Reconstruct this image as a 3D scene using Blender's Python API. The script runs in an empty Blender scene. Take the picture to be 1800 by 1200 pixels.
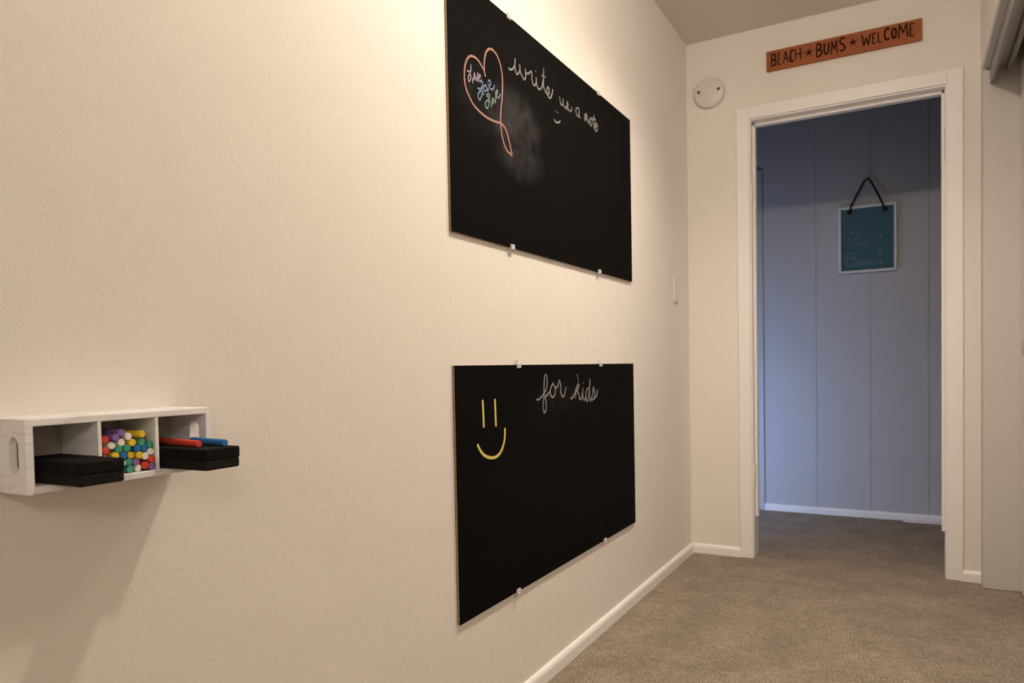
import bpy, bmesh, math, random
from mathutils import Vector, Matrix
random.seed(7)
S = bpy.context.scene
COL = S.collection

# ------------------------------------------------------------ camera
YAW, PITCH, ROLL = 0.5071, -0.0298, -0.01906
CX, CZ, FPX, PPY = 0.93578, 0.91454, 1261.0, 83.65      # metres, photo pixels (1800 x 1200)
fw = Vector((-math.sin(YAW)*math.cos(PITCH), math.cos(YAW)*math.cos(PITCH), math.sin(PITCH)))
r0 = Vector((math.cos(YAW), math.sin(YAW), 0)); u0 = r0.cross(fw)
rt = math.cos(ROLL)*r0 + math.sin(ROLL)*u0
up = -math.sin(ROLL)*r0 + math.cos(ROLL)*u0
cam_d = bpy.data.cameras.new('camera'); cam = bpy.data.objects.new('camera', cam_d); COL.objects.link(cam)
cam.matrix_world = Matrix(((rt.x, up.x, -fw.x, CX), (rt.y, up.y, -fw.y, 0), (rt.z, up.z, -fw.z, CZ), (0, 0, 0, 1)))
cam_d.sensor_fit = 'HORIZONTAL'; cam_d.sensor_width = 36; cam_d.lens = FPX/1800*36
cam_d.shift_y = PPY/1800; cam_d.clip_start = 0.02
cam_d.dof.use_dof = True; cam_d.dof.focus_distance = 1.35; cam_d.dof.aperture_fstop = 5.6
S.camera = cam

# ------------------------------------------------------------ world, daylight, exposure
W = bpy.data.worlds.new('world'); S.world = W; W.use_nodes = True
W.node_tree.nodes['Background'].inputs[0].default_value = (0.30, 0.47, 1.0, 1)
W.node_tree.nodes['Background'].inputs[1].default_value = 0.6
S.view_settings.view_transform = 'Standard'; S.view_settings.look = 'None'
S.view_settings.exposure = 0.35; S.view_settings.gamma = 1.0; S.view_settings.use_curve_mapping = False

def daylight(loc, sx, sz, power, color):
    # blue sky light for the hall's added, unseen low window
    d = bpy.data.lights.new('window_daylight', 'AREA'); d.shape = 'RECTANGLE'; d.size = sx; d.size_y = sz
    d.energy = power; d.color = color
    o = bpy.data.objects.new('window_daylight', d); COL.objects.link(o)
    o.location = loc; o.rotation_euler = (math.pi/2, 0, 0)
    return o
daylight((-0.52, 3.42, 0.42), 0.56, 0.56, 18.5, (0.36, 0.54, 1.0))
BULB = Vector((0.71, 1.41, 2.30)); BULB_STRENGTH = 625.0; BULB_COLOR = (1.0, 0.87, 0.745)
GLOBE = Vector((3.06, -1.90, 2.20)); GLOBE_STRENGTH = 80.0; GLOBE_COLOR = (1.0, 0.90, 0.78)
FILL_UP = Vector((2.2, -2.4, 1.78)); FILL_UP_STRENGTH = 1350.0; FILL_UP_COLOR = (1.0, 0.88, 0.74)

FILL_DOWN = Vector((0.66, 2.28, 2.44)); FILL_DOWN_POWER = 64.0; FILL_DOWN_COLOR = (1.0, 0.865, 0.72)

# ------------------------------------------------------------ room measures
D, H, FAR, TH = 3.465, 2.44, 4.65, 0.11
DX0, DX1, DZ = 0.289, 1.0687, 2.036          # doorway, casing to casing
SX, SY = 1.1863, 3.378                       # closet stub corner
def ray(x, y): return fw + rt*((x-900)/FPX) - up*((y-600-PPY)/FPX)
def on(x, y, ax, val):
    d = ray(x, y); i = 'xyz'.index(ax); c = Vector((CX, 0, CZ))
    return c + d*((val-c[i])/d[i])

# ------------------------------------------------------------ materials
def mat(name, color, rough=0.6, spec=0.4, noise=None, bump=None, **kw):
    m = bpy.data.materials.new(name); m.use_nodes = True
    n, l = m.node_tree.nodes, m.node_tree.links; b = n['Principled BSDF']
    b.inputs['Base Color'].default_value = (*color, 1); b.inputs['Roughness'].default_value = rough
    b.inputs['Specular IOR Level'].default_value = spec
    tc = n.new('ShaderNodeTexCoord')
    if noise:                                  # (scale, second colour, low, high)
        t = n.new('ShaderNodeTexNoise'); t.inputs['Scale'].default_value = noise[0]; t.inputs['Detail'].default_value = 6
        r = n.new('ShaderNodeValToRGB'); r.color_ramp.elements[0].position = noise[2]; r.color_ramp.elements[1].position = noise[3]
        r.color_ramp.elements[0].color = (*color, 1); r.color_ramp.elements[1].color = (*noise[1], 1)
        mp = n.new('ShaderNodeMapping')
        if len(noise) > 4: mp.inputs['Scale'].default_value = noise[4]
        l.new(tc.outputs['Object'], mp.inputs[0]); l.new(mp.outputs[0], t.inputs['Vector'])
        l.new(t.outputs['Fac'], r.inputs[0]); l.new(r.outputs[0], b.inputs['Base Color'])
    prev = None
    for (sc, strength, dist, distort) in (bump or []):
        t = n.new('ShaderNodeTexNoise'); t.inputs['Scale'].default_value = sc; t.inputs['Detail'].default_value = 4
        t.inputs['Distortion'].default_value = distort
        l.new(tc.outputs['Object'], t.inputs['Vector'])
        bp = n.new('ShaderNodeBump'); bp.inputs['Strength'].default_value = strength; bp.inputs['Distance'].default_value = dist
        l.new(t.outputs['Fac'], bp.inputs['Height'])
        if prev: l.new(prev.outputs[0], bp.inputs['Normal'])
        l.new(bp.outputs[0], b.inputs['Normal']); prev = bp
    for k, v in kw.items(): b.inputs[k].default_value = v
    return m

def wall_mat(name, color):
    """skip-trowel plaster: soft swells, small ridges with worm-like edges, fine paint stipple"""
    m = mat(name, color, 0.7, 0.25)
    n, l = m.node_tree.nodes, m.node_tree.links; b = n['Principled BSDF']
    tc = n.new('ShaderNodeTexCoord'); prev = None
    def add_bump(sock, st, dist):
        nonlocal prev
        bp = n.new('ShaderNodeBump'); bp.inputs['Strength'].default_value = st; bp.inputs['Distance'].default_value = dist
        l.new(sock, bp.inputs['Height'])
        if prev: l.new(prev.outputs[0], bp.inputs['Normal'])
        prev = bp
    t = n.new('ShaderNodeTexNoise'); t.inputs['Scale'].default_value = 9; t.inputs['Detail'].default_value = 2
    l.new(tc.outputs['Object'], t.inputs['Vector']); add_bump(t.outputs['Fac'], 0.35, 0.006)
    t = n.new('ShaderNodeTexNoise'); t.inputs['Scale'].default_value = 42; t.inputs['Detail'].default_value = 3; t.inputs['Distortion'].default_value = 1.2
    r = n.new('ShaderNodeValToRGB'); r.color_ramp.elements[0].position = 0.50; r.color_ramp.elements[1].position = 0.60
    l.new(tc.outputs['Object'], t.inputs['Vector']); l.new(t.outputs['Fac'], r.inputs[0]); add_bump(r.outputs[0], 0.15, 0.0012)
    t = n.new('ShaderNodeTexNoise'); t.inputs['Scale'].default_value = 330; t.inputs['Detail'].default_value = 3
    l.new(tc.outputs['Object'], t.inputs['Vector']); add_bump(t.outputs['Fac'], 0.36, 0.0012)
    l.new(prev.outputs[0], b.inputs['Normal'])
    return m

M = {}
M['wall'] = wall_mat('cream_plaster', (0.82, 0.775, 0.715))
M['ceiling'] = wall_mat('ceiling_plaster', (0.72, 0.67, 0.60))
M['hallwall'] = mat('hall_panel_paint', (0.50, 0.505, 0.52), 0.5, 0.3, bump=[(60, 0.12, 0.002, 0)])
M['trim'] = mat('white_trim_paint', (0.89, 0.87, 0.84), 0.38, 0.4, bump=[(35, 0.06, 0.002, 0)])
M['closet'] = mat('closet_door_paint', (0.76, 0.74, 0.715), 0.45, 0.4, bump=[(30, 0.05, 0.002, 0)])
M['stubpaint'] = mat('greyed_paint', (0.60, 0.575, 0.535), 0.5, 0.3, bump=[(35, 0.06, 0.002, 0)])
M['metal_track'] = mat('dull_track_metal', (0.30, 0.285, 0.265), 0.5, 0.4, Metallic=0.2)
M['carpet'] = mat('beige_carpet', (0.30, 0.25, 0.20), 0.98, 0.05, bump=[(9, 0.5, 0.014, 0), (230, 0.8, 0.006, 0.3), (620, 0.9, 0.004, 0)])
def carpet_colour(m):
    """tufts of mixed beige yarn, with broad patches of flattened pile"""
    n, l = m.node_tree.nodes, m.node_tree.links; b = n['Principled BSDF']; tc = n.new('ShaderNodeTexCoord')
    def noise(sc, lo, hi, a, z):
        t = n.new('ShaderNodeTexNoise'); t.inputs['Scale'].default_value = sc; t.inputs['Detail'].default_value = 3
        r = n.new('ShaderNodeMapRange'); r.inputs[1].default_value = lo; r.inputs[2].default_value = hi; r.inputs[3].default_value = a; r.inputs[4].default_value = z
        l.new(tc.outputs['Object'], t.inputs['Vector']); l.new(t.outputs['Fac'], r.inputs[0]); return r.outputs[0]
    m1 = n.new('ShaderNodeMath'); m1.operation = 'MULTIPLY'; l.new(noise(190, .38, .62, .62, 1.38), m1.inputs[0]); l.new(noise(6, .35, .65, .90, 1.10), m1.inputs[1])
    m2 = n.new('ShaderNodeMath'); m2.operation = 'MULTIPLY'; l.new(m1.outputs[0], m2.inputs[0]); l.new(noise(34, .35, .65, .90, 1.10), m2.inputs[1])
    v = n.new('ShaderNodeVectorMath'); v.operation = 'SCALE'; v.inputs[0].default_value = (0.40, 0.328, 0.255); l.new(m2.outputs[0], v.inputs['Scale']); l.new(v.outputs[0], b.inputs['Base Color'])
carpet_colour(M['carpet'])
M['mdf'] = mat('raw_board_edge', (0.36, 0.255, 0.16), 0.8, 0.2, noise=(90, (0.27, 0.19, 0.115), 0.35, 0.7))
M['plate'] = mat('white_plastic', (0.70, 0.685, 0.645), 0.35, 0.5)
M['screw'] = mat('dark_screw', (0.07, 0.06, 0.05), 0.5, 0.4)
M['steel'] = mat('steel', (0.60, 0.58, 0.55), 0.35, 0.5, Metallic=0.8)
M['clip'] = mat('clear_plastic', (0.93, 0.93, 0.92), 0.22, 0.5)
M['clip'].node_tree.nodes['Principled BSDF'].inputs['Alpha'].default_value = 0.55
M['shelfwood'] = mat('whitewashed_wood', (0.89, 0.89, 0.90), 0.7, 0.25, noise=(26, (0.72, 0.705, 0.69), 0.52, 0.78, (1, 1, 5)),
                     bump=[(150, 0.3, 0.0012, 0.5), (40, 0.2, 0.0015, 0)])
M['backwood'] = mat('box_back_wood', (0.44, 0.40, 0.355), 0.8, 0.2, noise=(40, (0.34, 0.30, 0.26), 0.4, 0.7), bump=[(150, 0.3, 0.001, 0.5)])
M['felt_dark'] = mat('black_eraser_body', (0.006, 0.0055, 0.005), 0.85, 0.12, noise=(60, (0.019, 0.016, 0.014), 0.55, 0.8), bump=[(500, 0.6, 0.001, 0)])
M['felt_grey'] = mat('charcoal_felt', (0.011, 0.0105, 0.010), 0.95, 0.1, noise=(300, (0.024, 0.022, 0.020), 0.4, 0.7), bump=[(420, 0.8, 0.0015, 0)])
for nm, c in dict(red=(0.62, 0.062, 0.035), white=(0.83, 0.80, 0.76), yellow=(0.80, 0.56, 0.03), green=(0.07, 0.34, 0.21),
                  blue=(0.03, 0.17, 0.47), purple=(0.23, 0.135, 0.36)).items():
    M['chalk_'+nm] = mat('chalk_'+nm, c, 0.9, 0.1, noise=(160, tuple(min(1, x*1.18+0.02) for x in c), 0.45, 0.75), bump=[(400, 0.3, 0.0006, 0)])
M['signwood'] = mat('orange_stained_wood', (0.36, 0.102, 0.027), 0.55, 0.3, noise=(22, (0.24, 0.062, 0.018), 0.40, 0.72, (1, 4, 14)), bump=[(60, 0.2, 0.001, 0.3)])
M['burnt'] = mat('burnt_lettering', (0.035, 0.009, 0.006), 0.8, 0.1)
M['teal'] = mat('teal_board', (0.038, 0.122, 0.160), 0.6, 0.3, noise=(30, (0.034, 0.108, 0.142), 0.4, 0.7))
M['bounce_cut'] = mat('brown_bounce_cut', (0.16, 0.12, 0.09), 0.6, 0.3, noise=(8, (0.11, 0.08, 0.055), 0.4, 0.7, (6, 6, 1)))  # for unseen hall surfaces, made dark to cut bounced light
M['signframe'] = mat('white_frame', (0.78, 0.77, 0.76), 0.5, 0.3)
M['signtext'] = mat('pale_sign_lettering', (0.17, 0.25, 0.29), 0.7, 0.2)
M['rope'] = mat('dark_rope', (0.035, 0.022, 0.015), 0.9, 0.1, bump=[(600, 0.6, 0.002, 0)])
M['brass'] = mat('brass', (0.55, 0.42, 0.20), 0.35, 0.5, Metallic=0.9)
M['glass'] = mat('window_glass', (0.95, 0.97, 1.0), 0.02, 0.5)
M['glass'].node_tree.nodes['Principled BSDF'].inputs['Alpha'].default_value = 0.12
M['porcelain'] = mat('porcelain', (0.82, 0.80, 0.77), 0.3, 0.5)

def chalk_ink(name, color, cover):
    """chalk line: gritty cover on the slate"""
    m = mat('chalk_mark_'+name, color, 0.95, 0.05)
    n, l = m.node_tree.nodes, m.node_tree.links; b = n['Principled BSDF']
    tc = n.new('ShaderNodeTexCoord'); t = n.new('ShaderNodeTexNoise'); t.inputs['Scale'].default_value = 260; t.inputs['Detail'].default_value = 3
    r = n.new('ShaderNodeValToRGB'); r.color_ramp.elements[0].position = 0.30; r.color_ramp.elements[1].position = 0.55
    lo = cover*0.55
    r.color_ramp.elements[0].color = (lo, lo, lo, 1); r.color_ramp.elements[1].color = (cover, cover, cover, 1)
    l.new(tc.outputs['Object'], t.inputs['Vector']); l.new(t.outputs['Fac'], r.inputs[0]); l.new(r.outputs[0], b.inputs['Alpha'])
    return m
M['ink_pink'] = chalk_ink('salmon', (0.45, 0.245, 0.205), 0.85)
M['ink_lilac'] = chalk_ink('lilac', (0.42, 0.36, 0.44), 0.66)
M['ink_blue'] = chalk_ink('light_blue', (0.23, 0.32, 0.45), 0.66)
M['ink_green'] = chalk_ink('mint', (0.31, 0.39, 0.35), 0.60)
M['ink_white'] = chalk_ink('white', (0.35, 0.35, 0.33), 0.70)
M['ink_faint'] = chalk_ink('faint', (0.37, 0.36, 0.34), 0.36)
M['ink_grey'] = chalk_ink('grey', (0.50, 0.49, 0.48), 0.42)
M['ink_yellow'] = chalk_ink('yellow', (0.78, 0.66, 0.20), 0.95)

def slate(name, smudges):
    """black chalkboard paint with rubbed-out chalk dust; smudges: (y, z, ry, rz, amount) on the board, world metres"""
    m = mat(name, (0.0050, 0.0044, 0.0042), 0.70, 0.03, bump=[(300, 0.15, 0.0006, 0)])
    n, l = m.node_tree.nodes, m.node_tree.links; b = n['Principled BSDF']
    geo = n.new('ShaderNodeNewGeometry'); prev = None
    nz = n.new('ShaderNodeTexNoise'); nz.inputs['Scale'].default_value = 13; nz.inputs['Detail'].default_value = 6; nz.inputs['Distortion'].default_value = 0.8
    l.new(geo.outputs['Position'], nz.inputs['Vector'])
    for (y, z, ry, rz, a) in smudges:
        mp = n.new('ShaderNodeMapping'); mp.vector_type = 'POINT'
        mp.inputs['Scale'].default_value = (0, 1/ry, 1/rz); mp.inputs['Location'].default_value = (0, -y/ry, -z/rz)
        l.new(geo.outputs['Position'], mp.inputs[0])
        ln = n.new('ShaderNodeVectorMath'); ln.operation = 'LENGTH'; l.new(mp.outputs[0], ln.inputs[0])
        mr = n.new('ShaderNodeMapRange'); mr.interpolation_type = 'SMOOTHSTEP'
        mr.inputs[1].default_value = 1.0; mr.inputs[2].default_value = 0.35; mr.inputs[3].default_value = 0; mr.inputs[4].default_value = a
        l.new(ln.outputs['Value'], mr.inputs[0])
        if prev is None: prev = mr.outputs[0]
        else:
            mx = n.new('ShaderNodeMath'); mx.operation = 'MAXIMUM'; l.new(prev, mx.inputs[0]); l.new(mr.outputs[0], mx.inputs[1]); prev = mx.outputs[0]
    nr = n.new('ShaderNodeMapRange'); nr.inputs[1].default_value = 0.32; nr.inputs[2].default_value = 0.68
    nr.inputs[3].default_value = 0.15; nr.inputs[4].default_value = 1.0; l.new(nz.outputs['Fac'], nr.inputs[0])
    ml = n.new('ShaderNodeMath'); ml.operation = 'MULTIPLY'; l.new(prev, ml.inputs[0]); l.new(nr.outputs[0], ml.inputs[1])
    mix = n.new('ShaderNodeMixRGB'); mix.inputs[1].default_value = (0.0050, 0.0044, 0.0042, 1); mix.inputs[2].default_value = (0.46, 0.43, 0.46, 1)
    l.new(ml.outputs[0], mix.inputs[0]); l.new(mix.outputs[0], b.inputs['Base Color'])
    return m

# ------------------------------------------------------------ mesh helpers
def add_box(bm, a, b, bev=0.0, seg=2):
    lo = [min(a[i], b[i]) for i in range(3)]; hi = [max(a[i], b[i]) for i in range(3)]
    vs = [bm.verts.new((x, y, z)) for x in (lo[0], hi[0]) for y in (lo[1], hi[1]) for z in (lo[2], hi[2])]
    fs = [bm.faces.new([vs[i] for i in q]) for q in ((0,1,3,2), (4,6,7,5), (0,4,5,1), (2,3,7,6), (0,2,6,4), (1,5,7,3))]
    if bev:
        es = list({e for f in fs for e in f.edges})
        bmesh.ops.bevel(bm, geom=es, offset=bev, segments=seg, profile=0.5, affect='EDGES')
def mk(name, bm, m, parent=None, smooth=False):
    bmesh.ops.recalc_face_normals(bm, faces=bm.faces)
    me = bpy.data.meshes.new(name); bm.to_mesh(me); bm.free()
    if smooth:
        for p in me.polygons: p.use_smooth = True
    me.materials.append(M[m] if isinstance(m, str) else m)
    o = bpy.data.objects.new(name, me); COL.objects.link(o)
    if parent is not None: o.parent = parent
    return o
def box(name, a, b, m, parent=None, bev=0.0, seg=2):
    bm = bmesh.new(); add_box(bm, a, b, bev, seg); return mk(name, bm, m, parent)
def tag(o, label=None, cat=None, group=None, kind=None):
    if label: o['label'] = label
    if cat: o['category'] = cat
    if group: o['group'] = group
    if kind: o['kind'] = kind
    return o
def empty(name, loc=(0, 0, 0)):
    o = bpy.data.objects.new(name, None); COL.objects.link(o); o.location = loc; o.empty_display_size = 0.05
    return o
def rel(o):
    """keep a world-space built mesh in place under its Empty"""
    o.matrix_parent_inverse = Matrix.Translation(-o.parent.location); return o
def struct(o, label=None):
    o['kind'] = 'structure'
    if label: o['label'] = label
    return o
def profile_x(bm, prof, x0, x1, yf):
    """extrude (depth, z) profile along x; depth goes to -y from yf"""
    A = [bm.verts.new((x0, yf-d, z)) for d, z in prof]; B = [bm.verts.new((x1, yf-d, z)) for d, z in prof]
    n = len(prof)
    for i in range(n): bm.faces.new((A[i], A[(i+1) % n], B[(i+1) % n], B[i]))
    bm.faces.new(A); bm.faces.new(B[::-1])
def profile_y(bm, prof, y0, y1, xw, s=1):
    A = [bm.verts.new((xw+s*d, y0, z)) for d, z in prof]; B = [bm.verts.new((xw+s*d, y1, z)) for d, z in prof]
    n = len(prof)
    for i in range(n): bm.faces.new((A[i], A[(i+1) % n], B[(i+1) % n], B[i]))
    bm.faces.new(A); bm.faces.new(B[::-1])
def catmull(pts, n=6):
    P = [Vector(p) for p in pts]
    if len(P) < 3: return P
    out = []
    for i in range(len(P)-1):
        a = P[max(i-1, 0)]; b = P[i]; c = P[i+1]; d = P[min(i+2, len(P)-1)]
        for k in range(n):
            t = k/n
            out.append(0.5*((2*b)+(c-a)*t+(2*a-5*b+4*c-d)*t*t+(3*b-a-3*c+d)*t**3))
    out.append(P[-1]); return out
def ribbon(bm, pts, normal, w, th=0.0004):
    """a thin raised stroke of width w along world points lying in a plane"""
    N = Vector(normal); n = len(pts); L = []
    for i, p in enumerate(pts):
        t = (pts[min(i+1, n-1)]-pts[max(i-1, 0)])
        if t.length < 1e-9: t = Vector((0, 0, 1))
        s = N.cross(t.normalized())*(w/2)
        if i in (0, n-1): s = s*0.7
        L.append((p-s, p+s))
    V = [[bm.verts.new(q) for q in (a, b, b+N*th, a+N*th)] for a, b in L]
    for i in range(n-1):
        for k in range(4): bm.faces.new((V[i][k], V[i][(k+1) % 4], V[i+1][(k+1) % 4], V[i+1][k]))
    bm.faces.new(V[0]); bm.faces.new(V[-1][::-1])
def tube(bm, pts, r, seg=8):
    P = [Vector(p) for p in pts]; rings = []
    for i, p in enumerate(P):
        t = (P[min(i+1, len(P)-1)]-P[max(i-1, 0)]).normalized()
        a = t.orthogonal().normalized() if not rings else None
        if a is None:
            a = prev - t*prev.dot(t); a.normalize()
        prev = a; b = t.cross(a)
        rings.append([bm.verts.new(p+(a*math.cos(k*2*math.pi/seg)+b*math.sin(k*2*math.pi/seg))*r) for k in range(seg)])
    for A, B in zip(rings, rings[1:]):
        for k in range(seg): bm.faces.new((A[k], A[(k+1) % seg], B[(k+1) % seg], B[k]))
    bm.faces.new(rings[0][::-1]); bm.faces.new(rings[-1])
def lathe(bm, prof, origin, axis, seg=32):
    """prof: (radius, offset along axis)"""
    ax = Vector(axis).normalized(); a = ax.orthogonal().normalized(); b = ax.cross(a); o = Vector(origin); rings = []
    for r, h in prof:
        if r < 1e-6: rings.append([bm.verts.new(o+ax*h)])
        else: rings.append([bm.verts.new(o+ax*h+(a*math.cos(k*2*math.pi/seg)+b*math.sin(k*2*math.pi/seg))*r) for k in range(seg)])
    for A, B in zip(rings, rings[1:]):
        for k in range(seg):
            q = [A[k % len(A)], A[(k+1) % len(A)], B[(k+1) % len(B)], B[k % len(B)]]
            q2 = []
            for v in q:
                if v not in q2: q2.append(v)
            if len(q2) > 2: bm.faces.new(q2)

# ------------------------------------------------------------ the room shell
XL, XR, YB, RX = -0.95, 1.95, -3.2, 4.4
struct(box('floor', (XL-.1, YB-.1, -0.08), (RX+.1, FAR+.1, 0), 'carpet'))
struct(box('ceiling', (XL-.1, YB-.1, H), (RX+.1, FAR+.1, H+.08), 'ceiling'))
struct(box('wall_left', (-0.12, YB, 0), (0, D+0.001, H), 'wall'))
struct(box('wall_back', (-0.12, YB-.1, 0), (RX, YB, H), 'wall'))
bm = bmesh.new()
add_box(bm, (-0.12, D, 0), (DX0-.012, D+TH, H)); add_box(bm, (DX1+.012, D, 0), (RX, D+TH, H)); add_box(bm, (DX0-.012, D, DZ+.012), (DX1+.012, D+TH, H))
struct(mk('wall_end', bm, 'wall'))
# closet: stub wall, wall over the opening, wall beside it, inside
CY = 1.85                                                  # near end of the closet opening
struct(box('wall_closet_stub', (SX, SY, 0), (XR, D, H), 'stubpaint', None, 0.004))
struct(box('wall_closet_header', (SX-.0015, CY, 2.055), (SX+.10, D, H), 'wall'))
struct(box('wall_closet_near', (SX, CY-.12, 0), (RX, CY, H), 'wall'))
struct(box('wall_right', (RX, YB-.1, 0), (RX+.1, CY, H), 'wall'))
struct(box('wall_closet_back', (XR-.06, CY, 0), (XR, SY, H), 'wall'))
t = struct(empty('trim_1', (SX+.02, SY, 2.0)), 'grey sliding-door track under the wall above the closet')
rel(box('track_fascia', (SX+.0225, CY, 1.978), (SX+.034, SY-.001, 2.056), 'metal_track', t, 0.001))
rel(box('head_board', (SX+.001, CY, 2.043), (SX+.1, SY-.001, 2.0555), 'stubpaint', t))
rel(box('track_rail', (SX+.074, CY, 2.012), (SX+.080, SY-.001, 2.045), 'metal_track', t))
def closet_door(name, x, y0, y1):
    d = struct(empty(name, (x, (y0+y1)/2, 0)))
    rel(box('panel', (x, y0, 0.012), (x+.022, y1, 2.035), 'closet', d, 0.002))
    bm = bmesh.new(); yy = y0+.07 if name == 'door_3' else y1-.07
    lathe(bm, [(0, .0), (.022, .0005), (.026, -.001), (.026, .003), (0, .003)], (x-.001, yy, 0.95), (1, 0, 0), 20)
    rel(mk('finger_pull', bm, 'steel', d))
    return d
closet_door('door_2', SX+.1225, 2.58, SY-.002)
closet_door('door_3', SX+.082, CY+.01, 2.64)

# baseboards with rounded top
BB = [(0, 0), (.013, 0), (.013, .030), (.011, .037), (.007, .042), (0, .044)]
bm = bmesh.new(); profile_y(bm, BB, YB, D, 0); struct(mk('baseboard_left', bm, 'trim'))
bm = bmesh.new(); profile_x(bm, BB, 0.012, DX0-.05, D); struct(mk('baseboard_end', bm, 'trim'))
bm = bmesh.new(); profile_x(bm, BB, DX1+.05, SX, D); struct(mk('baseboard_end_right', bm, 'trim'))

# doorway
dr = struct(empty('door_1', ((DX0+DX1)/2, D, 0)), 'white painted doorway with flat casing and no door leaf')
CW, CT = 0.057, 0.012
rel(box('casing', (DX0-CW, D-CT, 0), (DX0, D+.001, DZ+CW), 'trim', dr, 0.003))
rel(box('casing', (DX1, D-CT, 0), (DX1+CW, D+.001, DZ+CW), 'trim', dr, 0.003))
rel(box('casing_head', (DX0-.0005, D-CT, DZ), (DX1+.0005, D+.001, DZ+CW), 'trim', dr, 0.003))
JT = 0.018
rel(box('jamb', (DX0-.013, D-.002, 0), (DX0+.006, D+TH, DZ+.008), 'trim', dr, 0.001))
rel(box('jamb', (DX1-.006, D-.002, 0), (DX1+.013, D+TH, DZ+.008), 'trim', dr, 0.001))
rel(box('jamb_head', (DX0+.005, D-.002, DZ-.006), (DX1-.005, D+TH, DZ+.013), 'trim', dr, 0.001))
rel(box('door_stop', (DX0+.005, D+.040, 0.19), (DX0+.018, D+.075, DZ-.006), 'trim', dr, 0.002))
rel(box('door_stop', (DX1-.018, D+.040, 0.19), (DX1-.005, D+.075, DZ-.006), 'trim', dr, 0.002))
rel(box('door_stop_head', (DX0+.0055, D+.040, DZ-.021), (DX1-.0055, D+.075, DZ-.005), 'trim', dr, 0.002))
for zc in (1.70, 0.40):
    h = rel(box('hinge_leaf', (DX0+.004, D+.006, zc-.042), (DX0+.0095, D+.036, zc+.042), 'trim', dr, 0.001))
rel(box('strike_mark', (DX1-.0068, D+.004, 1.73), (DX1-.005, D+.022, 1.86), 'mdf', dr))
# far-side casing
rel(box('casing', (DX0-CW, D+TH-.001, 0), (DX0, D+TH+CT, DZ+CW), 'trim', dr, 0.003))
rel(box('casing', (DX1, D+TH-.001, 0), (DX1+CW, D+TH+CT, DZ+CW), 'trim', dr, 0.003))
rel(box('casing_head', (DX0-.0005, D+TH-.001, DZ), (DX1+.0005, D+TH+CT, DZ+CW), 'trim', dr, 0.003))

# hall beyond: panelled wall with battens
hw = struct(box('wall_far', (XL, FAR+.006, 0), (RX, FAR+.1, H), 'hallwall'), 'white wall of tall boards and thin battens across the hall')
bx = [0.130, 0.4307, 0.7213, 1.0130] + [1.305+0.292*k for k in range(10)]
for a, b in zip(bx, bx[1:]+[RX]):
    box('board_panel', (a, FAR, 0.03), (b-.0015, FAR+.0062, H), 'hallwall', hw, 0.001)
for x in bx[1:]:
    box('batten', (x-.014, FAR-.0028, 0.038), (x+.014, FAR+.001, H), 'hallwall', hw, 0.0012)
bm = bmesh.new(); profile_x(bm, [(0, 0), (.012, 0), (.012, .030), (.008, .038), (0, .041)], 0.142, RX, FAR+.0005); struct(mk('baseboard_far', bm, 'trim'))
struct(box('ceiling_hall_bounce_cut', (XL, D+TH, H-.012), (RX, FAR, H), 'bounce_cut'))  # unseen dark linings added here to keep the upper far wall dim
struct(box('wall_hall_near_bounce_cut', (-0.12, D+TH-.001, 0), (DX0-CW, D+TH+.008, H-.012), 'bounce_cut'))
struct(box('wall_hall_near_bounce_cut', (DX1+CW, D+TH-.001, 0), (RX, D+TH+.008, H-.012), 'bounce_cut'))
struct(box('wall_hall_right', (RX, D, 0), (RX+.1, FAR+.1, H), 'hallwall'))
# closed door in the far wall: casing leg and head
d4 = struct(empty('door_4', (-0.3, FAR, 0)), 'white casing of a closed hall door beside the boards')
rel(box('casing', (0.082, FAR-.012, 0), (0.142, FAR+.008, 2.10), 'hallwall', d4, 0.002))
rel(box('casing', (-0.762, FAR-.012, 0), (-0.702, FAR+.008, 2.10), 'hallwall', d4, 0.002))
rel(box('casing_head', (-0.7025, FAR-.012, 2.04), (0.0825, FAR+.008, 2.10), 'hallwall', d4, 0.002))
rel(box('door_leaf', (-0.70, FAR-.004, 0.01), (0.080, FAR+.0075, 2.04), 'hallwall', d4, 0.001))
box('board_panel', (XL, FAR, 0.03), (-0.764, FAR+.0062, H), 'hallwall', hw, 0.001)
struct(box('trim_2', (0.90, FAR-.055, 0.0), (1.45, FAR-.022, 0.010), 'trim', None, 0.002), 'low pale strip on the carpet by the far wall')
struct(box('wall_hall_left', (XL-.1, D, 0), (XL, FAR+.1, H), 'hallwall'))
# unseen low window, added and placed to shape the blue light on the far wall
wl = bmesh.new(); wx0, wx1, wz0, wz1 = -0.84, -0.20, 0.10, 0.74
add_box(wl, (XL, D, 0), (wx0, D+TH+.008, H)); add_box(wl, (wx1, D, 0), (-0.12, D+TH+.008, H))
add_box(wl, (wx0, D, 0), (wx1, D+TH+.008, wz0)); add_box(wl, (wx0, D, wz1), (wx1, D+TH+.008, H))
struct(mk('wall_hall_window', wl, 'bounce_cut'))
wi = struct(empty('added_window_1', ((wx0+wx1)/2, D+.05, wz0))); xm = (wx0+wx1)/2
for nm, a, b, c, d in (('frame', wx0, wx0+.03, wz0, wz1), ('frame', wx1-.03, wx1, wz0, wz1), ('frame', wx0+.03, wx1-.03, wz0, wz0+.03),
                       ('frame', wx0+.03, wx1-.03, wz1-.03, wz1), ('mullion', xm-.012, xm+.012, wz0+.03, wz1-.03)):
    rel(box(nm, (a, D+.03, c), (b, D+.07, d), 'trim', wi))
for a, b in ((wx0+.03, xm-.012), (xm+.012, wx1-.03)):
    rel(box('pane', (a, D+.048, wz0+.03), (b, D+.052, wz1-.03), 'glass', wi))

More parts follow.
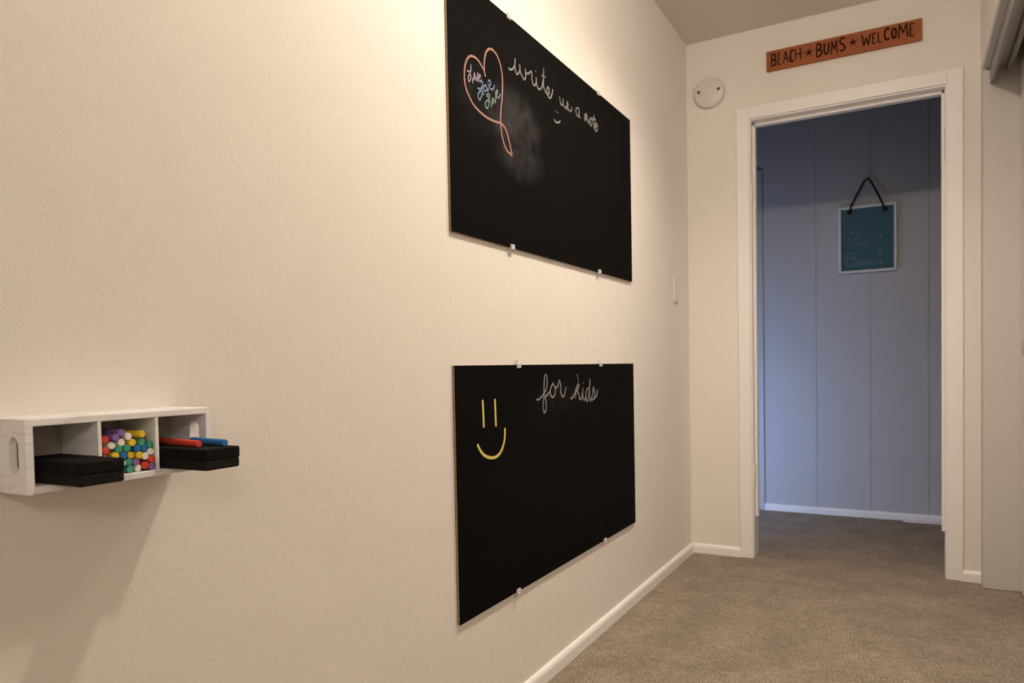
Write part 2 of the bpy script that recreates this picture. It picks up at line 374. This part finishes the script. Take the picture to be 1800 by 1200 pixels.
# ------------------------------------------------------------ chalkboards
BY0, BY1, BT = 1.397, 2.632, 0.008
def chalkboard(name, z0, z1, label, smudges):
    e = tag(empty(name, (0, (BY0+BY1)/2, z0)), label, 'chalkboard')
    rel(tag(box('panel', (0.0005, BY0, z0), (BT-.0008, BY1, z1), 'mdf', e, 0.0004, 1), 'raw tan board with sawn edges'))
    rel(tag(box('writing_surface', (BT-.0012, BY0, z0), (BT, BY1, z1), slate(name+'_slate', smudges), e), 'matt black chalkboard face'))
    return e
UZ0, UZ1, LZ0, LZ1 = 1.2338, 1.8440, 0.3100, 0.9220
def bp(x, y): return on(x, y, 'x', BT+.0001)
sm = [on(905, 215, 'x', BT), on(915, 275, 'x', BT), on(960, 300, 'x', BT), on(845, 180, 'x', BT), on(985, 700, 'x', BT), on(955, 730, 'x', BT)]
CBU = chalkboard('chalkboard', UZ0, UZ1, 'black chalkboard with a pink heart and "write us a note" in chalk',
    [(sm[0].y, sm[0].z, .19, .115, 0.085), (sm[1].y, sm[1].z, .17, .085, 0.07), (sm[2].y, sm[2].z, .32, .10, 0.004),
     (sm[3].y, sm[3].z, .13, .11, 0.022), ((BY0+BY1)/2, 1.66, .7, .26, 0.003)])
CBL = chalkboard('chalkboard', LZ0, LZ1, 'black chalkboard low on the wall with a yellow smiley and "for kids"',
    [(sm[4].y, sm[4].z, .26, .055, 0.020), (sm[5].y, sm[5].z, .16, .085, 0.009), ((BY0+BY1)/2, .62, .7, .32, 0.002)])
def marks(name, board, strokes, conv, ink, w, label):
    bm = bmesh.new()
    for s in strokes:
        ws = w
        if isinstance(s[0], float): ws, s = s[0], s[1:]           # a stroke with a width of its own
        pts = catmull([bp(*conv(*q)) for q in s], 5)
        if len(s) == 1:
            p = pts[0]; pts = [p-Vector((0, w*.35, w*.2)), p+Vector((0, w*.35, w*.2))]
        ribbon(bm, pts, (1, 0, 0), ws)
    o = mk(name, bm, ink, board); rel(o); o['label'] = label; return o
c4 = lambda x, y: (780+x/5, 60+y/5)
c5 = lambda x, y: (880+x/7.5, 80+y/7.5)
c7 = lambda x, y: (790+x/5, 620+y/5)
marks('chalk_heart', CBU, [
    [(364,372),(355,325),(330,275),(295,222),(262,198),(236,192),(207,216),(187,275),(180,345),(184,420),(200,490),(226,555),(262,620),(312,678),(372,727),(432,760),(500,784),(532,815),(556,870),(575,940),(590,1010),(600,1072)],
    [(357,318),(356,245),(366,175),(384,140),(406,130),(432,140),(462,178),(486,235),(504,300),(514,380),(516,470),(512,560),(504,650),(499,740),(502,810),(512,890),(530,965),(556,1025),(584,1052),(600,1068)]],
    c4, 'ink_pink', .0058, 'heart with looped tail in salmon pink chalk')
cL = lambda x, y: (815+x/13.33, 108+y/13.33)
cU = lambda x, y: (975+x/24, 165+y/24)
cN = lambda x, y: (1020+x/18.18, 170+y/18.18)
cK = lambda x, y: (930+x/13.85, 645+y/13.85)
marks('chalk_word', CBU, [
    [(165,60),(171,130),(163,215),(136,300),(106,365),(110,440),(132,466),(162,405),(170,335),(150,292)], [(72,203),(112,236),(152,226)],
    [(206,385),(212,510)], [(256,262),(236,345),(216,450)], [(256,266),(263,350),(258,448)], [(282,350),(312,462),(322,362),(331,258)],
    [(338,352),(372,312),(390,336),(370,385),(346,400),(348,440),(380,470),(424,432)]], cL, 'ink_lilac', .0040, 'word Love in lilac chalk')
marks('chalk_word', CBU, [
    [(378,470),(428,474),(446,522),(432,590),(414,660),(374,700),(341,762),(346,850),(376,896),(414,832),(431,745),(424,690),(450,738),(482,786)], [(318,614),(364,642),(412,624)],
    [(520,545),(472,590),(464,662),(505,702),(536,650),(522,555)], [(530,562),(544,640),(570,692),(578,622)],
    [(566,476),(600,442),(634,482),(620,552),(584,560),(566,500),(598,598),(648,652),(696,638),(722,548)]], cL, 'ink_blue', .0044, 'word Love in light blue chalk')
marks('chalk_word', CBU, [
    [(574,832),(541,802),(560,762),(600,772),(602,832),(578,892),(522,940),(504,1022),(540,1102),(576,1050),(582,962),(568,908),(612,942),(652,1072)],
    [(682,850),(664,920),(680,1002),(698,930),(690,852)], [(722,898),(740,966),(752,850),(746,722)],
    [(744,770),(770,682),(796,692),(776,762),(764,800),(800,852),(836,822),(862,758)]], cL, 'ink_green', .0040, 'word Love in mint chalk')
marks('chalk_writing', CBU, [
    [(103,294),(122,316),(150,312),(176,282),(189,228),(190,166)],
    [(190,172),(186,250),(194,330),(215,378),(240,356),(254,305),(250,246)],
    [(250,250),(258,335),(282,405),(316,448),(329,405),(325,305)],
    [(326,330),(340,368),(372,366),(400,340),(412,372),(412,440),(424,500),(446,526),(468,484),(468,418)],
    [(468,422),(472,500),(490,558),(516,578),(544,542),(560,445),(566,300)],
    [(566,310),(564,440),(566,540),(582,592),(612,642),(634,636),(641,592),(626,548),(610,574),(612,632),(632,680),(656,691),(676,640),(689,574)],
    [(462,336)], [(538,392),(592,418)]], c5, 'ink_white', .0052, 'cursive word write in white chalk')
marks('chalk_writing', CBU, [[(214,110),(220,250),(258,428),(310,466),(350,420),(356,190)],
    [(352,420),(400,540),(470,592),(518,505),(526,290)], [(526,300),(566,480),(520,628),(560,655),(640,705),(702,722),(718,640),(690,538)]], cU, 'ink_faint', .0060, 'cursive word us in white chalk')
marks('chalk_writing', CBU, [[(962,590),(902,640),(894,780),(950,922),(1010,900),(1032,780),(1022,640),(962,590)], [(1024,770),(1002,918),(1084,1012)]], cU, 'ink_faint', .0060, 'cursive letter a in white chalk')
marks('chalk_writing', CBU, [[(150,540),(138,650),(150,775)], [(148,640),(200,545),(192,660),(158,760)], [(200,548),(218,690),(258,846)],
    [(258,846),(300,760),(318,695),(370,712),(372,820),(340,925),(298,860),(306,720)], [(436,585),(428,700),(350,714)], [(300,690),(440,712),(494,750)],
    [(430,700),(432,880),(440,990),(500,960),(546,930),(520,860),(462,880),(446,985),(508,1098),(562,1020)]], cN, 'ink_faint', .0070, 'fainter cursive word note in white chalk')
marks('chalk_smile', CBU, [[(724,862)], [(753,882)], [(706,968),(720,1000),(755,1018),(787,994)]], c5, 'ink_white', .0052, 'tiny smile in white chalk')
marks('chalk_smiley', CBL, [[(291,412),(297,535),(302,658)], [(399,404),(404,525),(409,648)],
    [(245,804),(262,840),(286,878),(320,908),(370,922),(418,908),(452,868),(474,808),(486,740),(488,658)]], c7, 'ink_yellow', .0078, 'smiley with tall eyes in yellow chalk')
marks('chalk_writing', CBL, [
    [(182,792),(250,776),(340,670),(410,560),(440,400),(430,222),(396,190),(370,300),(365,480),(360,700),(340,900),(345,1040),(376,1106),(416,1020),(415,850),(386,722),(440,682),(502,598)],
    [(586,380),(532,500),(515,620),(560,732),(620,690),(636,560),(602,430),(580,382),(630,492),(690,470),(742,308)],
    [(740,312),(770,450),(770,600),(815,722),(870,640),(898,478)]], cK, 'ink_grey', .0052, 'cursive word for in grey chalk')
marks('chalk_writing', CBL, [
    [(1008,732),(1040,766),(1110,640),(1160,480),(1190,430),(1216,460),(1172,556)], [(1150,562),(1120,760)], [.0026,(1188,432),(1196,330),(1176,210),(1166,170)], [(1150,562),(1202,640),(1232,772),(1272,760),(1296,640),(1312,498)], [(1316,396)],
    [(1306,640),(1318,780),(1368,786),(1380,680),(1404,560),(1456,498)], [(1384,700),(1412,836),(1446,740),(1478,450),(1480,268)], [(1480,290),(1470,640),(1490,832)],
    [(1490,832),(1536,700),(1564,492),(1600,640),(1590,740),(1530,816)], [(1590,770),(1650,670),(1668,530)]], cK, 'ink_grey', .0056, 'cursive word kids in grey chalk')

# mirror clips
def clip(y, z, s, label):
    """z: board edge, s=+1 above the board, -1 below"""
    e = tag(empty('mirror_clip', (0, y, z)), label, 'clip', 'clear clips holding the chalkboards')
    bm = bmesh.new(); w = .009
    add_box(bm, (0.0003, y-w, z+s*.0005), (BT+.0060, y+w, z+s*.0045), .0006, 1)
    add_box(bm, (0.0003, y-w, z+s*.0035), (.0035, y+w, z+s*.0155), .0006, 1)
    add_box(bm, (BT+.0006, y-w, z-s*.0085), (BT+.0060, y+w, z+s*.0030), .0008, 1)
    rel(mk('clip_body', bm, 'clip', e))
    bm = bmesh.new(); lathe(bm, [(0, 0), (.0034, 0), (.0034, .0012), (.0018, .0022), (0, .0024)], (.0032, y, z+s*.0105), (1, 0, 0), 12)
    rel(mk('screw', bm, 'steel', e))
for (y, z, s, l) in ((1.687, UZ1, 1, 'clear plastic clip above the heart chalkboard, towards the chalk shelf'), (2.309, UZ1, 1, 'clear plastic clip above the heart chalkboard, towards the doorway'),
                     (1.683, UZ0, -1, 'clear plastic clip under the heart chalkboard, towards the chalk shelf'), (2.296, UZ0, -1, 'clear plastic clip under the heart chalkboard, towards the doorway'),
                     (1.705, LZ1, 1, 'clear plastic clip above the smiley chalkboard, towards the chalk shelf'), (2.293, LZ1, 1, 'clear plastic clip above the smiley chalkboard, towards the doorway'),
                     (1.681, LZ0, -1, 'clear plastic clip under the smiley chalkboard, towards the chalk shelf'), (2.310, LZ0, -1, 'clear plastic clip under the smiley chalkboard, towards the doorway')):
    clip(y, z, s, l)

# ------------------------------------------------------------ chalk shelf
SHY0, SHY1, SHZ0, SHZ1, SHD = 0.4302, 0.6705, 0.7830, 0.8675, 0.080
sh = tag(empty('wall_shelf', (0, (SHY0+SHY1)/2, SHZ0)), 'small white wooden wall box with three compartments of chalk and erasers', 'shelf')
rel(box('top_panel', (0, SHY0, SHZ1-.0085), (SHD, SHY1, SHZ1), 'shelfwood', sh, .0008, 1))
rel(box('bottom_panel', (0, SHY0, SHZ0), (SHD, SHY1, SHZ0+.008), 'shelfwood', sh, .0008, 1))
rel(box('back_panel', (0.0002, SHY0+.007, SHZ0+.007), (.004, SHY1-.007, SHZ1-.008), 'backwood', sh))
for y in (0.5136, 0.5890): rel(box('divider', (0.0035, y-.0021, SHZ0+.0075), (SHD-.0005, y+.0021, SHZ1-.008), 'shelfwood', sh))
def side_panel(y0, y1):
    """upright panel with a pill-shaped grip hole"""
    z0, z1 = SHZ0+.0078, SHZ1-.0083
    if True: z0, z1 = SHZ0+.0002, SHZ1-.0002
    x0, x1 = .0004, SHD+.0003
    cx, hw, za, zb = .0555, .0098, .8052, .8475
    pill = [(cx+hw*math.cos(a), zb-hw+hw*math.sin(a)) for a in [math.pi*k/10 for k in range(11)]] + \
           [(cx+hw*math.cos(a), za+hw+hw*math.sin(a)) for a in [math.pi+math.pi*k/10 for k in range(11)]]
    bm = bmesh.new()
    def loop(pts, y): return [bm.verts.new((x, y, z)) for x, z in pts]
    sides = []
    for y in (y0, y1):
        O = loop([(x0, z0), (x1, z0), (x1, z1), (x0, z1)], y); I = loop(pill, y)
        es = [bm.edges.new((L[i], L[(i+1) % len(L)])) for L in (O, I) for i in range(len(L))]
        bmesh.ops.triangle_fill(bm, use_beauty=True, edges=es); sides.append((O, I))
    for k in (0, 1):
        A, B = sides[0][k], sides[1][k]
        for i in range(len(A)): bm.faces.new((A[i], A[(i+1) % len(A)], B[(i+1) % len(A)], B[i]))
    return bm
rel(mk('side_panel', side_panel(SHY0-.0004, SHY0+.0078), 'shelfwood', sh))
rel(mk('side_panel', side_panel(SHY1-.0078, SHY1+.0004), 'shelfwood', sh))

CR = .0046
def chalk_mesh(length, nm):
    bm = bmesh.new()
    lathe(bm, [(0, 0), (CR*.86, 0), (CR, .0007), (CR*1.0, length-.0007), (CR*.86, length), (0, length)], (0, 0, 0), (1, 0, 0), 16)
    bmesh.ops.recalc_face_normals(bm, faces=bm.faces)
    me = bpy.data.meshes.new('chalk_stick'); bm.to_mesh(me); bm.free(); me.materials.append(M['chalk_'+nm]); return me
CHM = {c: chalk_mesh(.070, c) for c in ('red', 'white', 'yellow', 'green', 'blue', 'purple')}
CH = [('purple',0.5432,0.8428),('purple',0.5356,0.8373),('white',0.5522,0.8373),('yellow',0.5705,0.8373),('red',0.5236,0.8354),('white',0.5440,0.8305),('yellow',0.5579,0.8290),('white',0.5313,0.8279),('green',0.5393,0.8226),('green',0.5500,0.8225),('green',0.5690,0.8282),('blue',0.5631,0.8212),('blue',0.5740,0.8205),('green',0.5824,0.8242),('red',0.5236,0.8218),('yellow',0.5346,0.8147),('blue',0.5454,0.8142),('yellow',0.5562,0.8135),('yellow',0.5659,0.8124),('white',0.5748,0.8099),('white',0.5824,0.8150),('red',0.5824,0.8048),('green',0.5524,0.8048),('purple',0.5616,0.8043),('red',0.5735,0.7981),('purple',0.5824,0.7956),('green',0.5533,0.7956),('white',0.5647,0.7956),('red',0.5205,0.7956),('white',0.5303,0.7956),('blue',0.5399,0.7956),('green',0.5248,0.8042),('yellow',0.5340,0.8042),('purple',0.5205,0.8125),('white',0.5432,0.8042)]
CHL = ['topmost chalk of the heap', 'under the topmost purple one, above a red one', 'at the top of the heap beside the slanting yellow one',
 'slanting across the top of the heap', 'against the divider beside the lone eraser, upper of two', 'under the topmost purple one, in mid heap',
 'directly below the topmost white one', 'between the two red ones by the lone eraser', 'of a touching green pair, on the lone eraser\'s side',
 'of a touching green pair, on the loaded eraser\'s side', 'just above the two touching blue ones', 'of a touching blue pair, on the lone eraser\'s side',
 'of a touching blue pair, on the loaded eraser\'s side', 'slanting against the divider by the loaded eraser', 'against the divider, just above the lone eraser',
 'half hidden behind the lone eraser\'s top edge', 'alone in mid heap, at the lone eraser\'s top corner', 'of a touching yellow pair, on the lone eraser\'s side',
 'of a touching yellow pair, on the loaded eraser\'s side', 'wedged between the yellow pair and a red one', 'against the divider by the loaded eraser, above a red one',
 'against the divider by the loaded eraser, under a white one', 'upper of two stacked at the lone eraser\'s end', 'in the lower heap, below the yellow pair',
 'low in the heap, above a white one on the shelf floor', 'in the bottom corner by the loaded eraser\'s divider', 'on the box floor at the lone eraser\'s end', 'on the box floor between green and red ones'] + \
 ['in the bottom corner, hidden behind the lone eraser', 'on the box floor, hidden behind the lone eraser', 'on the box floor, hidden behind the lone eraser',
  'in the second row, hidden behind the lone eraser', 'in the second row, hidden behind the lone eraser', 'against the divider, hidden behind the lone eraser', 'in the second row, hidden behind the lone eraser']
for i, (c, y, z) in enumerate(CH):
    o = bpy.data.objects.new('chalk_stick', CHM[c]); COL.objects.link(o)
    o.location = (0.0045+random.uniform(0, .0035), y, z)
    o.rotation_euler = (random.uniform(0, 6.28), 0, 0)
    if i == 3: o.location = (.0085, y-.011, z+.0015); o.rotation_euler = (0, 0, math.atan2(.011, .070))
    tag(o, c+' chalk stick '+CHL[i], 'chalk', 'chalk sticks heaped in the middle compartment')

def eraser(x0, x1, yc, w, rz, label):
    e = tag(empty('chalkboard_eraser', (x0, yc, SHZ0+.008)), label, 'eraser', 'black erasers in the chalk shelf'); e.rotation_euler = (0, 0, rz)
    box('felt_pad', (0, -w/2, 0), (x1-x0, w/2, .0135), 'felt_grey', e, .0025, 2)
    box('body', (0.001, -w/2-.0004, .0125), (x1-x0+.0006, w/2+.0004, .0275), 'felt_dark', e, .0022, 2)
    return e
eraser(.0055, .1345, .4812, .0530, math.radians(0.6), 'black felt eraser alone in its compartment, sticking out of the shelf')
eraser(.0080, .1585, .6235, .0535, math.radians(1.2), 'black felt eraser with red and blue chalk lying on top')
def loose(c, tip, tail, label):
    a = Vector(tail); b = Vector(tip); d = b-a
    o = bpy.data.objects.new('chalk_stick', chalk_mesh(d.length, c)); COL.objects.link(o)
    o.location = a; o.rotation_euler = (0, 0, math.atan2(d.y, d.x)); tag(o, label, 'chalk')
ze = SHZ0+.008+.0275+CR-.0003
loose('red', (.1235, .6180, ze), (.0300, .6287, ze), 'red chalk stick lying on top of the black eraser')
loose('blue', (.1460, .6405, ze), (.0680, .6490, ze), 'blue chalk stick lying on top of the black eraser')

# ------------------------------------------------------------ things on the end wall
p0 = empty('wall_cover_plate', (0.1100, D, 2.191)); tag(p0, 'round white cover plate with two screws high on the wall near the corner', 'cover plate')
bm = bmesh.new(); lathe(bm, [(0, -.0005), (.071, -.0005), (.071, .016), (.069, .0215), (.064, .0240), (0, .0246)], (.11, D, 2.191), (0, -1, 0), 48)
rel(mk('disc', bm, 'plate', p0, True))
for dx in (-.046, .046):
    bm = bmesh.new(); lathe(bm, [(0, -.003), (.0075, -.003), (.0075, .0008), (0, .0012)], (.11+dx, D-.0244, 2.191+.006), (0, -1, 0), 14)
    rel(mk('screw', bm, 'screw', p0))

# light switch on the left wall
sw = tag(empty('light_switch', (0, 3.235, 1.20)), 'white toggle light switch on the wall beside the corner', 'light switch')
rel(box('plate', (0, 3.200, 1.198), (.0055, 3.270, 1.312), 'plate', sw, .002, 2))
bm = bmesh.new(); vs = []
add_box(bm, (.004, 3.230, 1.248), (.020, 3.240, 1.257), .001, 1)
for v in bm.verts: v.co.z += (v.co.x-.004)*0.55
rel(mk('toggle', bm, 'plate', sw))
for z in (1.222, 1.288):
    bm = bmesh.new(); lathe(bm, [(0, 0), (.0028, 0), (.0022, .0008), (0, .001)], (.0053, 3.235, z), (1, 0, 0), 10); rel(mk('screw', bm, 'steel', sw))

# hand-lettered wooden sign
FONT = {'B': [[(0,0),(0,1)], [(0,1),(.6,.95),(.8,.76),(.55,.56),(.05,.52)], [(.05,.52),(.75,.46),(.95,.24),(.65,.03),(0,0)]],
 'E': [[(.9,1),(0,1)], [(0,1),(0,0)], [(0,.52),(.7,.52)], [(0,0),(.9,0)]], 'A': [[(0,0),(.45,1)], [(.45,1),(1,0)], [(.2,.36),(.8,.36)]],
 'C': [[(.95,.86),(.65,1),(.25,.9),(0,.5),(.2,.1),(.6,0),(.95,.12)]], 'H': [[(0,0),(0,1)], [(.95,0),(.95,1)], [(0,.5),(.95,.5)]],
 'U': [[(0,1),(.02,.35),(.25,.02),(.65,.02),(.92,.35),(.95,1)]], 'M': [[(0,0),(.1,1)], [(.1,1),(.5,.35)], [(.5,.35),(.9,1)], [(.9,1),(1,0)]],
 'S': [[(.9,.88),(.55,1),(.15,.88),(.15,.66),(.75,.4),(.9,.18),(.5,0),(.05,.12)]], 'W': [[(0,1),(.22,0)], [(.22,0),(.5,.7)], [(.5,.7),(.78,0)], [(.78,0),(1,1)]],
 'L': [[(0,1),(0,0)], [(0,0),(.85,0)]], 'O': [[(.5,1),(.1,.8),(.02,.45),(.25,.05),(.6,.02),(.95,.35),(.88,.8),(.5,1)]],
 'I': [[(.5,0),(.5,1)]], 'F': [[(.9,1),(0,1)], [(0,1),(0,0)], [(0,.52),(.7,.52)]], 'T': [[(0,1),(1,1)], [(.5,1),(.5,0)]],
 'R': [[(0,0),(0,1)], [(0,1),(.7,.95),(.85,.75),(.6,.52),(0,.5)], [(.4,.5),(.95,0)]]}
def letter(bm, ch, x, z, w, h, y, sw_):
    for s in FONT[ch]:
        pts = [Vector((x+a*w, y, z+b*h)) for a, b in s]
        pts = catmull(pts, 3) if len(pts) > 2 else pts
        ribbon(bm, pts, (0, -1, 0), sw_, .0005)
sg = tag(empty('welcome_sign', (.675, D, 2.2315)), 'orange wooden plank sign reading BEACH BUMS WELCOME above the doorway', 'sign')
GX0, GX1, GZ0, GZ1 = .3688, .9818, 2.2315, 2.3205
rel(box('plank', (GX0, D-.016, GZ0), (GX1, D, GZ1), 'signwood', sg, .0025, 2))
cS = lambda x, y: on(1330+x/5.806, 10+y/5.806, 'y', D-.0161)
def sign_letter(ch, x0, x1, yt0, yb0, sw_):
    """x0,x1: letter span; yt0,yb0: top and bottom rows in the enlarged photo, at the letter's centre"""
    xm = (x0+x1)/2; a = cS(x0, (yt0+yb0)/2); b = cS(x1, (yt0+yb0)/2); t_ = cS(xm, yt0); b_ = cS(xm, yb0)
    bm = bmesh.new(); letter(bm, ch, a.x, b_.z, b.x-a.x, t_.z-b_.z, D-.0161, sw_)
    o = mk('letter', bm, 'burnt', sg); rel(o)
for args in (('B',152,200,492,612), ('E',222,248,482,600), ('A',272,326,464,580), ('C',344,376,452,572), ('H',396,450,438,548),
             ('B',612,668,388,515), ('U',690,738,378,492), ('M',762,822,358,494), ('S',845,905,328,462),
             ('W',1075,1160,290,408), ('E',1184,1220,282,384), ('L',1242,1282,268,372), ('C',1306,1356,232,348), ('O',1380,1426,228,330), ('M',1450,1540,186,326), ('E',1566,1608,182,306)):
    sign_letter(*args, .0082)
for sx, sy in ((535, 478), (983, 374)):
    c = cS(sx, sy); bm = bmesh.new(); ring = []
    for k in range(10):
        a = math.pi/2+k*math.pi/5; rr = .0225 if k % 2 == 0 else .0065
        ring.append((c.x+rr*math.cos(a), c.z+rr*math.sin(a)*.95))
    A = [bm.verts.new((x, D-.0161, z)) for x, z in ring]; B = [bm.verts.new((x, D-.0167, z)) for x, z in ring]
    ca = bm.verts.new((c.x, D-.0169, c.z))
    for k in range(10):
        bm.faces.new((A[k], A[(k+1) % 10], B[(k+1) % 10], B[k])); bm.faces.new((B[k], B[(k+1) % 10], ca))
    rel(mk('starfish_mark', bm, 'burnt', sg))

# teal sign hanging in the hall
HX0, HX1, HZ0, HZ1, HYF = .570, .8708, 1.4265, 1.8100, FAR-.007
hs = tag(empty('hanging_sign', (.72, FAR, HZ0)), 'teal beach sign in a white frame hanging by a rope on the hall wall', 'sign')
rel(box('board', (HX0+.01, HYF-.012, HZ0+.01), (HX1-.01, HYF-.001, HZ1-.01), 'teal', hs))
fwid = .014
for a, b in (((HX0, HZ0), (HX0+fwid, HZ1)), ((HX1-fwid, HZ0), (HX1, HZ1)), ((HX0+fwid, HZ0), (HX1-fwid, HZ0+fwid)), ((HX0+fwid, HZ1-fwid), (HX1-fwid, HZ1))):
    rel(box('frame_strip', (a[0], HYF-.020, a[1]), (b[0], HYF, b[1]), 'signframe', hs, .0015, 1))
bm = bmesh.new(); yr = HYF-.0165
tube(bm, catmull([(.622, yr, 1.772), (.634, yr-.004, 1.792), (.640, yr-.008, 1.815), (.662, yr-.002, 1.862), (.700, yr+.006, 1.936), (.710, yr+.007, 1.953), (.722, yr+.007, 1.960), (.734, yr+.007, 1.953), (.745, yr+.006, 1.934), (.778, yr-.002, 1.862), (.797, yr-.008, 1.815), (.806, yr-.004, 1.792), (.817, yr, 1.772)], 4), .0055, 8)
rel(mk('rope', bm, 'rope', hs, True))
for kx in (.629, .812):
    bm = bmesh.new(); bmesh.ops.create_icosphere(bm, subdivisions=2, radius=.013, matrix=Matrix.Translation((kx, HYF-.019, 1.776)) @ Matrix.Diagonal((1.15, .7, 1, 1)))
    rel(mk('knot', bm, 'rope', hs, True))
bm = bmesh.new(); bmesh.ops.create_cone(bm, cap_ends=True, segments=8, radius1=.002, radius2=.0025, depth=.024, matrix=Matrix.Translation((.722, FAR-.007, 1.9565)) @ Matrix.Rotation(math.pi/2, 4, 'X'))
rel(mk('nail', bm, 'steel', hs))
yt = HYF-.0121
for word, x, z, w, h, dx in (('LIFE', .603, 1.651, .013, .020, .0220), ('IS', .603, 1.611, .012, .020, .0180), ('BETTER', .656, 1.611, .014, .021, .0258), ('AT', .603, 1.576, .013, .020, .0205), ('THE', .661, 1.576, .014, .021, .0255)):
    bm = bmesh.new()
    for k, chh in enumerate(word): letter(bm, chh, x+k*dx, z, w, h, yt, .0034)
    rel(mk('word', bm, 'signtext', hs))
bm = bmesh.new()
ox, oz, sc = .596, 1.460, .001
for s in ([(12,0),(14,30),(22,62),(30,78)], [(4,60),(20,78),(48,86),(62,74),(50,58),(28,48),(52,44),(58,24),(36,8),(12,4)],
          [(62,18),(76,26),(76,36),(66,30),(66,16),(80,10),(92,16)], [(108,32),(96,30),(92,16),(104,12),(112,32),(112,14),(122,14)],
          [(142,32),(130,32),(124,20),(132,10),(146,14)], [(148,10),(158,40),(172,72),(180,88),(172,92),(162,60),(154,12)], [(156,22),(168,34),(174,24),(174,12),(186,16)]):
    ribbon(bm, catmull([Vector((ox+a*sc*1.12, yt, oz+b*sc)) for a, b in s], 4), (0, -1, 0), .0042, .0005)
rel(mk('word', bm, 'signtext', hs))

# ------------------------------------------------------------ the ceiling lamp that lights the hallway (above the frame)
cl = tag(empty('ceiling_lamp', (BULB.x, BULB.y, H)), 'bare warm bulb in a white ceiling lampholder', 'lamp')
bm = bmesh.new(); lathe(bm, [(0, 0), (.060, 0), (.060, .012), (.050, .022), (.030, .034), (.024, .050), (.024, .084), (0, .084)], (BULB.x, BULB.y, H), (0, 0, -1), 32)
rel(mk('lampholder', bm, 'porcelain', cl, True))
em = bpy.data.materials.new('lit_bulb'); em.use_nodes = True; nn = em.node_tree.nodes; nn.clear()
e_ = nn.new('ShaderNodeEmission'); e_.inputs[0].default_value = (*BULB_COLOR, 1); e_.inputs[1].default_value = BULB_STRENGTH
ou = nn.new('ShaderNodeOutputMaterial'); em.node_tree.links.new(e_.outputs[0], ou.inputs[0])
bm = bmesh.new(); lathe(bm, [(0, -.060), (.014, -.058), (.015, -.030), (.030, -.0085), (.040, -.004), (.042, 0), (.040, .004), (.030, .0065), (.015, .0080), (0, .0085)], BULB, (0, 0, -1), 20)
rel(mk('bulb', bm, em, cl, True))

def emissive(name, col, st):
    m = bpy.data.materials.new(name); m.use_nodes = True; q = m.node_tree.nodes; q.clear()
    a = q.new('ShaderNodeEmission'); a.inputs[0].default_value = (*col, 1); a.inputs[1].default_value = st
    b = q.new('ShaderNodeOutputMaterial'); m.node_tree.links.new(a.outputs[0], b.inputs[0]); return m
# globe lamp of the room behind the camera: throws the second, fainter shadow under the shelf
gl = tag(empty('globe_lamp', (GLOBE.x, GLOBE.y, H)), 'white glass globe lamp on the ceiling of the open room', 'lamp')
bm = bmesh.new(); lathe(bm, [(0, 0), (.075, 0), (.075, .015), (.045, .03), (.045, .150), (0, .150)], (GLOBE.x, GLOBE.y, H), (0, 0, -1), 28); rel(mk('fitting', bm, 'porcelain', gl, True))
bm = bmesh.new(); bmesh.ops.create_icosphere(bm, subdivisions=3, radius=.11, matrix=Matrix.Translation(GLOBE)); rel(mk('globe', bm, emissive('lit_globe', GLOBE_COLOR, GLOBE_STRENGTH), gl, True))
# unseen uplighter added in that room: soft ambient fill off the ceiling
tl = tag(empty('fill_uplighter', (FILL_UP.x, FILL_UP.y, 0)), 'added uplighter with a white bowl, unseen fill light in the open room', 'lamp')
bm = bmesh.new(); lathe(bm, [(0, 0), (.14, 0), (.14, .012), (.03, .03), (.012, .05), (0, .05)], (FILL_UP.x, FILL_UP.y, 0), (0, 0, 1), 28); rel(mk('base', bm, 'steel', tl, True))
bm = bmesh.new(); tube(bm, [(FILL_UP.x, FILL_UP.y, .03), (FILL_UP.x, FILL_UP.y, 1.66)], .011, 12); rel(mk('pole', bm, 'steel', tl, True))
bm = bmesh.new(); lathe(bm, [(.01, -.13), (.07, -.11), (.13, -.05), (.16, .03), (.157, .03), (.126, -.046), (.067, -.104), (.01, -.122)], FILL_UP, (0, 0, 1), 32); rel(mk('bowl', bm, 'porcelain', tl, True))
bm = bmesh.new(); lathe(bm, [(0, -.10), (.012, -.10), (.03, -.05), (.022, -.03), (0, -.022)], FILL_UP, (0, 0, 1), 14); rel(mk('bulb', bm, emissive('fill_uplighter_glow', FILL_UP_COLOR, FILL_UP_STRENGTH), tl, True))

# unseen downlight added above the frame to brighten the hallway floor and far end
rd = tag(empty('fill_downlight', FILL_DOWN), 'added round downlight, unseen fill light in the hallway ceiling', 'lamp')
bm = bmesh.new(); lathe(bm, [(.062, -.004), (.080, -.004), (.080, .0005), (.062, .0005), (.062, -.004)], FILL_DOWN, (0, 0, 1), 32); rel(mk('trim_ring', bm, 'plate', rd))
bm = bmesh.new(); lathe(bm, [(0, -.0022), (.0625, -.0022), (.0625, .0004), (0, .0004)], FILL_DOWN, (0, 0, 1), 32); rel(mk('lens', bm, emissive('fill_downlight_lens', FILL_DOWN_COLOR, 8.0), rd))
sd = bpy.data.lights.new('fill_downlight_beam', 'SPOT'); sd.energy = FILL_DOWN_POWER; sd.color = FILL_DOWN_COLOR; sd.spot_size = math.radians(126); sd.spot_blend = 1.0; sd.shadow_soft_size = 0.04
so = bpy.data.objects.new('fill_downlight_beam', sd); COL.objects.link(so); so.parent = rd; so.location = (0, 0, -.012)
